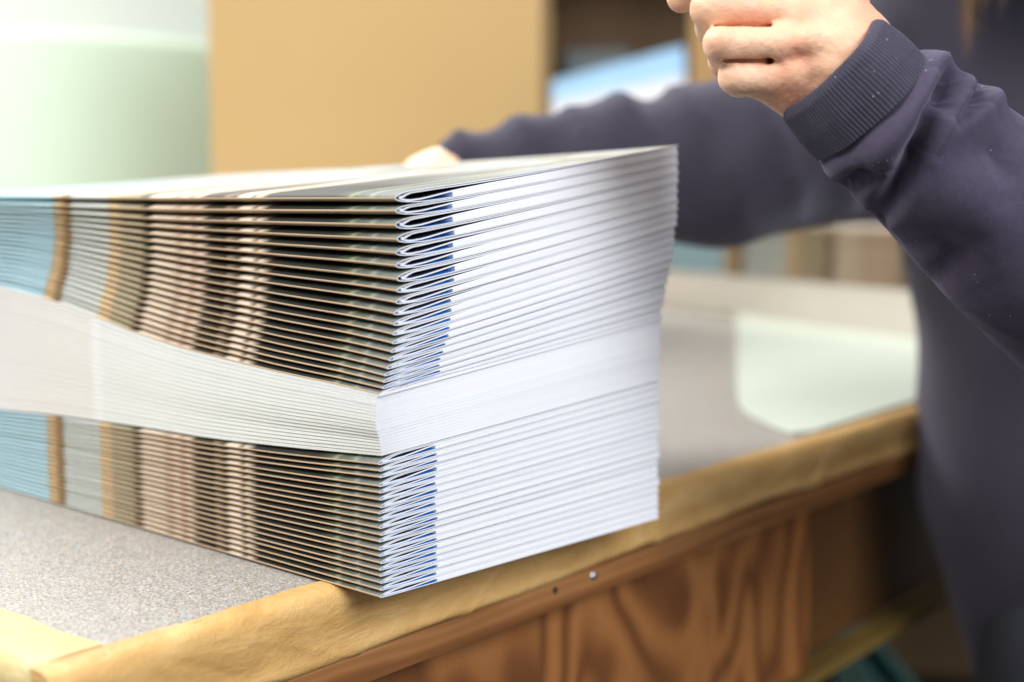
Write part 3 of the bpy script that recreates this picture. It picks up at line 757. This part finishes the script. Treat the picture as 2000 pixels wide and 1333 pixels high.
# a narrow stitched seam where the cuff is set in, and the ribbed cuff itself
NS2, NR = 46, 104; NT2 = NR * 8
s, c, r, u, v, t, th = tube_frame([at(1617, 124, .618), at(1660, 166, .620), at(1703, 210, .622)], [.0292, .0306, .0318], NS2, NT2)
prof = np.clip(s / .0035, 0, 1) ** .5
rr = r[:, None] - .0030 * (1 - prof[:, None]) + .00052 * np.abs(np.cos(NR * th[None, :] / 2 + .25 * np.sin(s[:, None] * 160))) * np.clip(s[:, None] / .004, .3, 1)
lump = .0009 * np.sin(th * 3 + 1)[None, :] + .0006 * np.sin(th[None, :] * 7 + s[:, None] * 60)
lump = lump + .0012 * np.exp(-((s[:, None] - s[-1] * .55) / .012) ** 2)
dirs = u[:, None, :] * np.cos(th)[None, :, None] + v[:, None, :] * np.sin(th)[None, :, None]
Pc = (c[:, None, :] + dirs * (rr + lump)[..., None])
# turn the front hem inwards so the opening has thickness
inn = [Pc[0] - dirs[0] * .0012 + t[0] * .0004, Pc[0] - dirs[0] * .0022 + t[0] * .0025, Pc[0] - dirs[0] * .0026 + t[0] * .012]
Pc = np.concatenate([np.stack(inn[::-1]), Pc])
cf = pbuild('cuff', Pc.reshape(-1, 3), tube_faces(NS2 + 3, NT2), [M['ribs']]); cf['label'] = 'ribbed cuff of the raised arm'
# hair: separate strands hanging beside the face
def hair_mat():
    t = NT('brown_hair', .45, .5); co = t.coord(); n = t.noise(t.coord(scale=(300, 300, 6)), 3, 3)
    t.base(t.ramp(n, [(.3, (.045, .020, .008)), (.55, (.11, .050, .016)), (.75, (.22, .11, .035))])); return t.m
M['hair'] = hair_mat()
HV, HF = [], []; off = 0
f_dir = -TX * .9 - TY * .1
for q in range(2400):
    a = rng.uniform(0, 2 * math.pi); el = rng.uniform(.15, 1.45)
    root = HEAD + np.array([math.cos(a) * math.cos(el) * .086, math.sin(a) * math.cos(el) * .086, math.sin(el) * .112])
    out = (root - HEAD) * [1, 1, 0]; out = out / (np.linalg.norm(out) + 1e-6)
    if out @ f_dir > .72: continue
    ln = rng.uniform(.20, .27); P_ = [root]; ph = rng.uniform(0, 6)
    for k in range(1, 9):
        z = k / 8; P_.append(root + out * (.026 * math.sin(min(z * 2.2, 1.57))) + np.array([math.sin(ph + z * 5) * .004, math.cos(ph + z * 4) * .004, -ln * z]) + (CAM - HEAD) * [.02 * z, .02 * z, 0])
    P_ = np.array(P_); w_ = np.interp(np.arange(9), [0, 6, 8], [.0016, .0013, .0002]) * rng.uniform(.6, 1.3)
    side = np.cross([0, 0, 1.0], out); tri = [side, out * .7 - side * .5, -out * .7 - side * .5]
    for k in range(9):
        for m3 in tri: HV.append(P_[k] + m3 * w_[k])
    for k in range(8):
        for m3 in range(3): HF.append((off + k * 3 + m3, off + k * 3 + (m3 + 1) % 3, off + (k + 1) * 3 + (m3 + 1) % 3, off + (k + 1) * 3 + m3))
    off += 27
# a closed cap of hair under the strands
hc = lambda P: np.maximum(ellip(P, HEAD + np.array([0, 0, .012]) - f_dir * .012, np.array([.094, .094, .115])), ((P - HEAD) @ f_dir) * 1.0 - .045 - .25 * (P[:, 2] - HEAD[2]))
Vc_, Fc_ = surface_nets(hc, HEAD - .13, HEAD + .14, .008)
pbuild('hair', np.concatenate([np.array(HV), Vc_]), [tuple(f) for f in HF] + [tuple(f + off) for f in Fc_], [M['hair']])
M['eye_white'] = flat_mat('eye_white', (.8, .8, .78), .2); M['iris'] = flat_mat('dark_iris', (.05, .03, .02), .15)
sd_ = np.cross([0, 0, 1.], f_dir / np.linalg.norm(f_dir)); fn_ = f_dir / np.linalg.norm(f_dir)
for sgn in (-1, 1):
    ec = HEAD + fn_ * .0700 + sd_ * .030 * sgn + np.array([0, 0, .012])
    Ve, Fe = surface_nets(lambda P: np.linalg.norm(P - ec, axis=1) - .0108, ec - .015, ec + .015, .002); pbuild('eye', Ve, Fe, [M['eye_white']])
    ic = ec + fn_ * .0078
    Ve, Fe = surface_nets(lambda P: np.linalg.norm(P - ic, axis=1) - .0040, ic - .007, ic + .007, .001); pbuild('iris', Ve, Fe, [M['iris']])
# trousers
hipw = at(2200, 1400, 1.16)
def trousers(P):
    d = None
    for sgn in (-1, 1):
        h_ = hipw + TX * .09 * sgn; h_[2] = .70; kn = h_.copy(); kn[2] = .42; ft = h_.copy(); ft[2] = .05
        c_ = chain(P, [h_, kn, ft], [.095, .075, .065], .03); d = c_ if d is None else smin(d, c_, .03)
    return np.maximum(d, .035 - P[:, 2]) + .003 * wn(P, 25, range(5))
lo_ = hipw * [1, 1, 0] + [-.25, -.2, .0]; hi_ = hipw * [1, 1, 0] + [.25, .2, .85]
Vt, Ft = surface_nets(trousers, lo_, hi_, .012); pbuild('trousers', Vt, Ft, [flat_mat('dark_trousers', (.02, .022, .03), .9)])
def shoes(P):
    d = None
    for sgn in (-1, 1):
        a_ = hipw * [1, 1, 0] + TX * .09 * sgn + [0, 0, .045]; b_ = a_ + TY * .17 - [0, 0, .008]
        c_ = cap(P, a_, b_, .045, .038); d = c_ if d is None else np.minimum(d, c_)
    return np.maximum(d, -P[:, 2])
Vt, Ft = surface_nets(shoes, hipw * [1, 1, 0] + [-.25, -.2, -.02], hipw * [1, 1, 0] + [.25, .3, .12], .010); pbuild('shoes', Vt, Ft, [flat_mat('black_shoes', (.015, .015, .015), .5)])

# ---------------------------------------------------------------- background
def ground_xy(px, d): P = at(px, 386, d); return P[:2]
M['kraftbox'] = None
def carton_mat():
    t = NT('kraft_cardboard', .8, .25); co = t.coord(); n = t.noise(co, 5, 4); f = t.noise(t.coord(scale=(3, 3, 120)), 6, 3)
    c = t.mix(n, (.46, .305, .13), (.51, .345, .155)); c = t.mix(t.math('MULTIPLY', f, .2), c, (.48, .31, .14)); t.base(c); t.bump(f, .05, .001); return t.m
M['kraftbox'] = carton_mat()
M['packtape'] = flat_mat('brown_parcel_tape', (.42, .26, .10), .25)

def carton(loc_xy, z, ang, wdt, dep, hgt, label, flaps=True, tape_=True):
    root = empty('cardboard_box', (*loc_xy, z), label, 'box', rz=ang)
    th_ = .005
    box('front_panel', (0, 0, 0), (wdt, th_, hgt), M['kraftbox'], root, .0015)
    box('back_panel', (0, dep - th_, 0), (wdt, dep, hgt), M['kraftbox'], root, .0015)
    box('side_panel', (0.0002, th_ + .0002, 0), (th_, dep - th_ - .0002, hgt), M['kraftbox'], root, .0015)
    box('side_panel', (wdt - th_, th_ + .0002, 0), (wdt - .0002, dep - th_ - .0002, hgt), M['kraftbox'], root, .0015)
    box('bottom_panel', (th_ + .0002, th_ + .0002, .001), (wdt - th_ - .0002, dep - th_ - .0002, .006), M['kraftbox'], root)
    f1 = box('flap', (0.002, 0, 0), (wdt - .002, dep / 2 - .002, .004), M['kraftbox'], root, .001); f1.location = (0, .001, hgt + .001)
    f2 = box('flap', (0.002, -dep / 2 + .002, 0), (wdt - .002, 0, .004), M['kraftbox'], root, .001); f2.location = (0, dep - .001, hgt + .001)
    if flaps: f1.rotation_euler.x = math.radians(75); f2.rotation_euler.x = math.radians(-60)
    elif tape_:
        box('tape_strip', (-.0008, dep / 2 - .025, hgt + .0055), (wdt + .0008, dep / 2 + .025, hgt + .0062), M['packtape'], root)
    return root
pL, pR = ground_xy(414, 1.755), ground_xy(1056, 1.725)
dvec = pR - pL; angc = math.atan2(dvec[1], dvec[0])
carton(pL, ZT + .0, angc, float(np.linalg.norm(dvec)), .34, .46, 'large plain brown cardboard box standing upright behind the bundle')

# simple folded brochures for the piles in the background (one mesh shared by alike copies)
def far_mesh(name, length, wdt, pitch, v0, v1, mats, forward):
    xs = np.array([0, .0006, .002, .005, .012, .03, wdt]); up = pitch * .47 * np.sqrt(np.clip(1 - (1 - np.clip(xs / .014, 0, 1)) ** 2, 0, 1))
    if not forward: up = np.array([.44, .44, .44, .44, .44, .44, .30]) * pitch
    pr = [(x, z) for x, z in zip(xs[::-1], up[::-1])] + [(x, -z * .96) for x, z in zip(xs[1:], up[1:])]
    if not forward: pr = [(wdt, .3 * pitch)] + [(x, .44 * pitch) for x in (.02, .0)] + [(x, -.44 * pitch) for x in (.0, .02)] + [(wdt, -.3 * pitch)]
    ny = 18; ys = np.linspace(0, length, ny); n = len(pr); mid = (n - 1) // 2
    arc = np.concatenate([[0], np.cumsum([math.dist(pr[i], pr[i + 1]) for i in range(n - 1)])]); arc = arc[mid] - arc
    V = [(x, y, z) for y in ys for (x, z) in pr]; UV = [(arc[i], v0 + (v1 - v0) * y / length) for y in ys for i in range(n)]
    F_ = []; mi_ = []
    for j in range(ny - 1):
        for i in range(n - 1):
            F_.append((j * n + i, j * n + i + 1, (j + 1) * n + i + 1, (j + 1) * n + i)); mi_.append(0 if forward else (1 if i == 2 else 0))
        F_.append((j * n + n - 1, j * n, (j + 1) * n, (j + 1) * n + n - 1)); mi_.append(1)
    F_.append(tuple(range(n - 1, -1, -1))); mi_.append(1); F_.append(tuple((ny - 1) * n + i for i in range(n))); mi_.append(1)
    return V, F_, mi_, UV
def pile(corner_xy, z, ang, spec, label, group, wdt=.21, length=.42):
    zz = z; first = {}
    for key, cnt, pitch, v0, v1, fwd, mats, lb in spec:
        for i in range(cnt):
            if (key) not in first:
                V, F_, mi_, UV = far_mesh('brochure', length, wdt, pitch, v0, v1, mats, fwd)
                o = build('brochure', V, F_, mats, None, mi_, UV, smooth=[m_ == 0 for m_ in mi_]); first[key] = o
            else:
                o = first[key].copy(); COL.objects.link(o)
            o.location = (corner_xy[0] + rng.uniform(-.0012, .0012), corner_xy[1] + rng.uniform(-.0012, .0012), zz + pitch / 2)
            o.rotation_euler = (0, 0, ang + rng.uniform(-.003, .003)); tag(o, lb, 'brochure', group); zz += pitch
    return zz
def face_dir(vpx):            # horizontal direction whose lines run towards photo column vpx on the horizon
    dd = RW @ np.array([vpx - 1000.0, 280.5, -F_PX]); dd[2] = 0; return dd / np.linalg.norm(dd)
M['fore2'] = paper('far_fore_edge', (.64, .59, .52)); M['white2'] = paper('far_white', (.80, .80, .84))
# pile on the pale green patch, right of the bundle
q1, q2 = ground_xy(1805, 1.69), ground_xy(1300, 2.20); d1 = (q2 - q1) / np.linalg.norm(q2 - q1); c1 = q1 - d1 * .07; ang1 = math.atan2(d1[1], d1[0]) - math.pi / 2
zb = ZT + .0032
pile(c1, zb, ang1, [('white', 14, .0042, 0, .42, False, [M['fore2'], M['fore2']], 'pale page-edge brochure in the lower half of the far pile on the pale green patch'),
                    ('col', 17, .0046, .10, .42, True, [M['cover'], M['white2']], 'printed spine-forward brochure in the upper half of the far pile on the pale green patch')],
     '', 'brochures in the far pile', length=.80)
M['mint'] = flat_mat('pale_mint_patch', (.60, .66, .57), .45, .03, 6)
def on_plane(px_, py_, z): dd = RW @ np.array([px_ - 1000., 666.5 - py_, -F_PX]); k_ = (z - CAM[2]) / dd[2]; return (CAM + dd * k_)[:2]
hb = .0028  # pale green patch, built as a thin flat layer on the table
foot = np.array([on_plane(1440, 775, ZT), on_plane(1443, 792, ZT), on_plane(1453, 806, ZT), on_plane(1472, 819, ZT), on_plane(1500, 833, ZT), on_plane(1548, 851, ZT), on_plane(1590, 848, ZT), on_plane(1960, 736, ZT), ground_xy(1960, 2.0), ground_xy(1442, 2.05)])
fcn = foot.mean(0); blk = empty('pale_patch', (*fcn, ZT + .0003), 'flat pale mint green patch on the table under the far pile', 'sheet')
def ringz(sh, z): return [(*(p - fcn + (fcn - p) / np.linalg.norm(fcn - p) * sh), z) for p in foot]
nf = len(foot); V_ = ringz(0, 0) + ringz(0, hb - .0008) ; F_ = [(i, (i + 1) % nf, nf + (i + 1) % nf, nf + i) for i in range(nf)] + [tuple(range(nf - 1, -1, -1))]
build('patch_edge', V_, F_, [M['mint']], blk, smooth=False)
build('patch_face', ringz(.0, hb - .0008) + ringz(.0008, hb), [(i, (i + 1) % nf, nf + (i + 1) % nf, nf + i) for i in range(nf)] + [tuple(range(nf, 2 * nf))], [M['mint']], blk, smooth=False)
# tall pile with blue covers on a closed carton, behind the arm
s0 = ground_xy(1020, 2.75); s1 = ground_xy(2250, 2.52); sv = s1 - s0; sa = math.atan2(sv[1], sv[0]); sw = float(np.linalg.norm(sv))
gv = sv / sw; gn = np.array([-gv[1], gv[0]]); ga = sa; gw = .297; g0 = s0 + gv * .032 + gn * .004
M['bluecover'] = flat_mat('sky_blue_cover', (.36, .60, .86), .35, .12, 12)
NP, p0_, p1_ = 40, .00340, .00525
fan = {}
for i in range(NP):
    up_ = i >= 29; key = 'b' if up_ else 'w'
    if key not in fan:
        xs_ = np.array([0, .001, .004, .012, .03, .09, .15, gw]); pr_ = p0_ + (p1_ - p0_) * xs_ / gw; hh = pr_ * .5 * np.sqrt(np.clip(1 - (1 - np.clip(xs_ / .014, 0, 1)) ** 2, .02, 1)) * .96
        prof_ = [(x, pr_[k] * .5 - p0_ * .5 + hh[k]) for k, x in reversed(list(enumerate(xs_)))] + [(x, pr_[k] * .5 - p0_ * .5 - hh[k]) for k, x in enumerate(xs_)][1:]
        n_ = len(prof_); V_ = [(x, y, z) for y in (0, .30) for (x, z) in prof_]
        F_ = [(k, k + 1, n_ + k + 1, n_ + k) for k in range(n_ - 1)] + [(n_ - 1, 0, n_, 2 * n_ - 1), tuple(range(n_ - 1, -1, -1)), tuple(range(n_, 2 * n_))]
        mt_ = [M['bluecover'] if up_ else M['white2'], M['bluecover'] if up_ else M['white2']]
        o = build('brochure', V_, F_, mt_, None, smooth=False); fan[key] = o
    else: o = fan[key].copy(); COL.objects.link(o)
    jit = gn * rng.uniform(-.001, .001) + gv * rng.uniform(-.0015, .0015)
    o.location = (g0[0] + jit[0], g0[1] + jit[1], 1.1682 + p0_ * (i + .5)); o.rotation_euler = (0, -math.atan(i * (p1_ - p0_) / gw), ga)
    tag(o, 'sky blue brochure in the upper part of the fanned pile on the shelf' if up_ else 'pale brochure in the lower part of the fanned pile on the shelf', 'brochure', 'brochures in the tall blue pile')
# shelf unit behind
M['shelfwood'] = flat_mat('dark_shelf_wood', (.15, .085, .036), .6, .3, 6); M['shelfpost'] = flat_mat('tan_shelf_post', (.36, .21, .075), .6, .15, 6)
shf = empty('shelf_unit', (*s0, 0), 'dark brown wooden shelf unit with a tan upright in the background', 'shelf', rz=sa)
for nm, lo_, hi_, mt in (('back_panel', (0, .40, 0), (sw, .42, 2.1), 'shelfwood'), ('upright', (-.04, 0, 0), (0, .42, 2.1), 'shelfwood'), ('upright', (.335, -.002, 0), (.44, .398, 2.1), 'shelfpost'), ('upright', (sw, 0, 0), (sw + .04, .42, 2.1), 'shelfwood'),
                         ('board', (.001, .001, .72), (.334, .399, .745), 'shelfwood'), ('board', (.001, .001, 1.14), (.334, .399, 1.167), 'shelfwood'), ('board', (.001, .001, 1.62), (.334, .399, 1.645), 'shelfwood'),
                         ('board', (.441, .001, .72), (sw - .001, .399, .745), 'shelfwood'), ('board', (.441, .001, 1.30), (sw - .001, .399, 1.33), 'shelfwood')):
    box(nm, lo_, hi_, M[mt], shf, .003)
M['greybin'] = flat_mat('grey_blue_plastic', (.20, .235, .24), .5)
def bin_(loc, rz, wx, wy, hz, mat, label):
    b = empty('storage_bin', loc, label, 'bin', rz=rz); t_ = .004
    V = []; 
    for (z, g, inn_) in ((0, .012, 0), (hz, 0, 0), (hz, 0, t_), (.004, .012, t_)):
        V += [(g + inn_, g + inn_, z), (wx - g - inn_, g + inn_, z), (wx - g - inn_, wy - g - inn_, z), (g + inn_, wy - g - inn_, z)]
    F_ = [(3, 2, 1, 0)]
    for l in range(3):
        for k in range(4): F_.append((l * 4 + k, l * 4 + (k + 1) % 4, l * 4 + 4 + (k + 1) % 4, l * 4 + 4 + k))
    F_.append((12, 13, 14, 15)); build('shell', V, F_, [mat], b, smooth=False)
    box('rim', (-.008, -.008, hz - .018), (wx + .008, -.0005, hz + .001), mat, b, .002); box('rim', (-.008, wy + .0005, hz - .018), (wx + .008, wy + .008, hz + .001), mat, b, .002)
    box('rim', (-.008, 0, hz - .018), (-.0005, wy, hz + .001), mat, b, .002); box('rim', (wx + .0005, 0, hz - .018), (wx + .008, wy, hz + .001), mat, b, .002)
    return b
fo = empty('folder', (*(s0 + gv * .035 + gn * .345), 1.1675), 'grey-blue folder standing against the shelf back behind the blue pile', 'folder', rz=sa)
box('folder_cover', (0, 0, 0), (.14, .0025, .24), M['greybin'], fo, .0008); box('folder_cover', (0, .028, 0), (.14, .0305, .24), M['greybin'], fo, .0008)
box('folder_spine', (-.0022, 0, 0), (-.0002, .0305, .24), M['greybin'], fo, .0005); box('paper_block', (.001, .004, .006), (.136, .0265, .232), M['white2'], fo)
M['teal'] = flat_mat('teal_plastic', (.10, .25, .245), .45, .1)
tx_ = ground_xy(1772, 1.62); bin_((*tx_, .0), math.atan2(RW[1, 0], RW[0, 0]), .040, .3, .46, M['teal'], 'teal bin standing on the floor under the table')
# pale mint machine cabinet with a rounded corner on the left
def cabinet():
    e0 = ground_xy(500, 2.16); dv = (ground_xy(-600, 2.12) - e0); dv /= np.linalg.norm(dv); nb = np.array([dv[1], -dv[0]])
    if nb @ (CAM[:2] - e0) > 0: nb = -nb
    root = empty('machine_cabinet', (*e0, 0), 'pale mint green machine cabinet with a rounded side left of the cardboard box', 'cabinet')
    R_ = .55; path = []
    for k in range(0, 17):
        a = math.radians(90 * k / 16); path.append(dv * (R_ - R_ * math.cos(a)) * 1.0 + nb * (R_ - R_ * math.sin(a)))
    path = [path[0] + nb * .5] + path + [path[-1] + dv * 1.4] + [path[-1] + dv * 1.4 + nb * .85]
    path = np.array(path); n = len(path); H = ZT + .18 + 331 / F_PX * 2.14
    V = [(p[0], p[1], 0) for p in path] + [(p[0], p[1], H - .012) for p in path]; cen = path.mean(0)
    ins = [(p + (cen - p) / np.linalg.norm(cen - p) * .012) for p in path]; V += [(p[0], p[1], H) for p in ins]
    F_ = [(i, i + 1, n + i + 1, n + i) for i in range(n - 1)] + [(n + i, n + i + 1, 2 * n + i + 1, 2 * n + i) for i in range(n - 1)]
    build('housing', V, F_ , [M['mint_paint']], root); build('top_plate', [V[i] for i in range(2 * n, 3 * n)], [tuple(range(n))], [M['mint_paint']], root, smooth=False)
M['mint_paint'] = flat_mat('mint_machine_paint', (.54, .66, .52), .5, .03, 3)
cabinet()
# walls
M['wall'] = flat_mat('pale_mint_wall', (.84, .90, .80), .8, .02, 2)
wl = build('wall', [(-4, 4.6, 0), (7, 4.6, 0), (7, 4.6, 4), (-4, 4.6, 4), (7, -1.5, 0), (7, -1.5, 4)], [(0, 1, 2, 3), (1, 4, 5, 2)], [M['wall']], smooth=False); tag(wl, kind='structure')
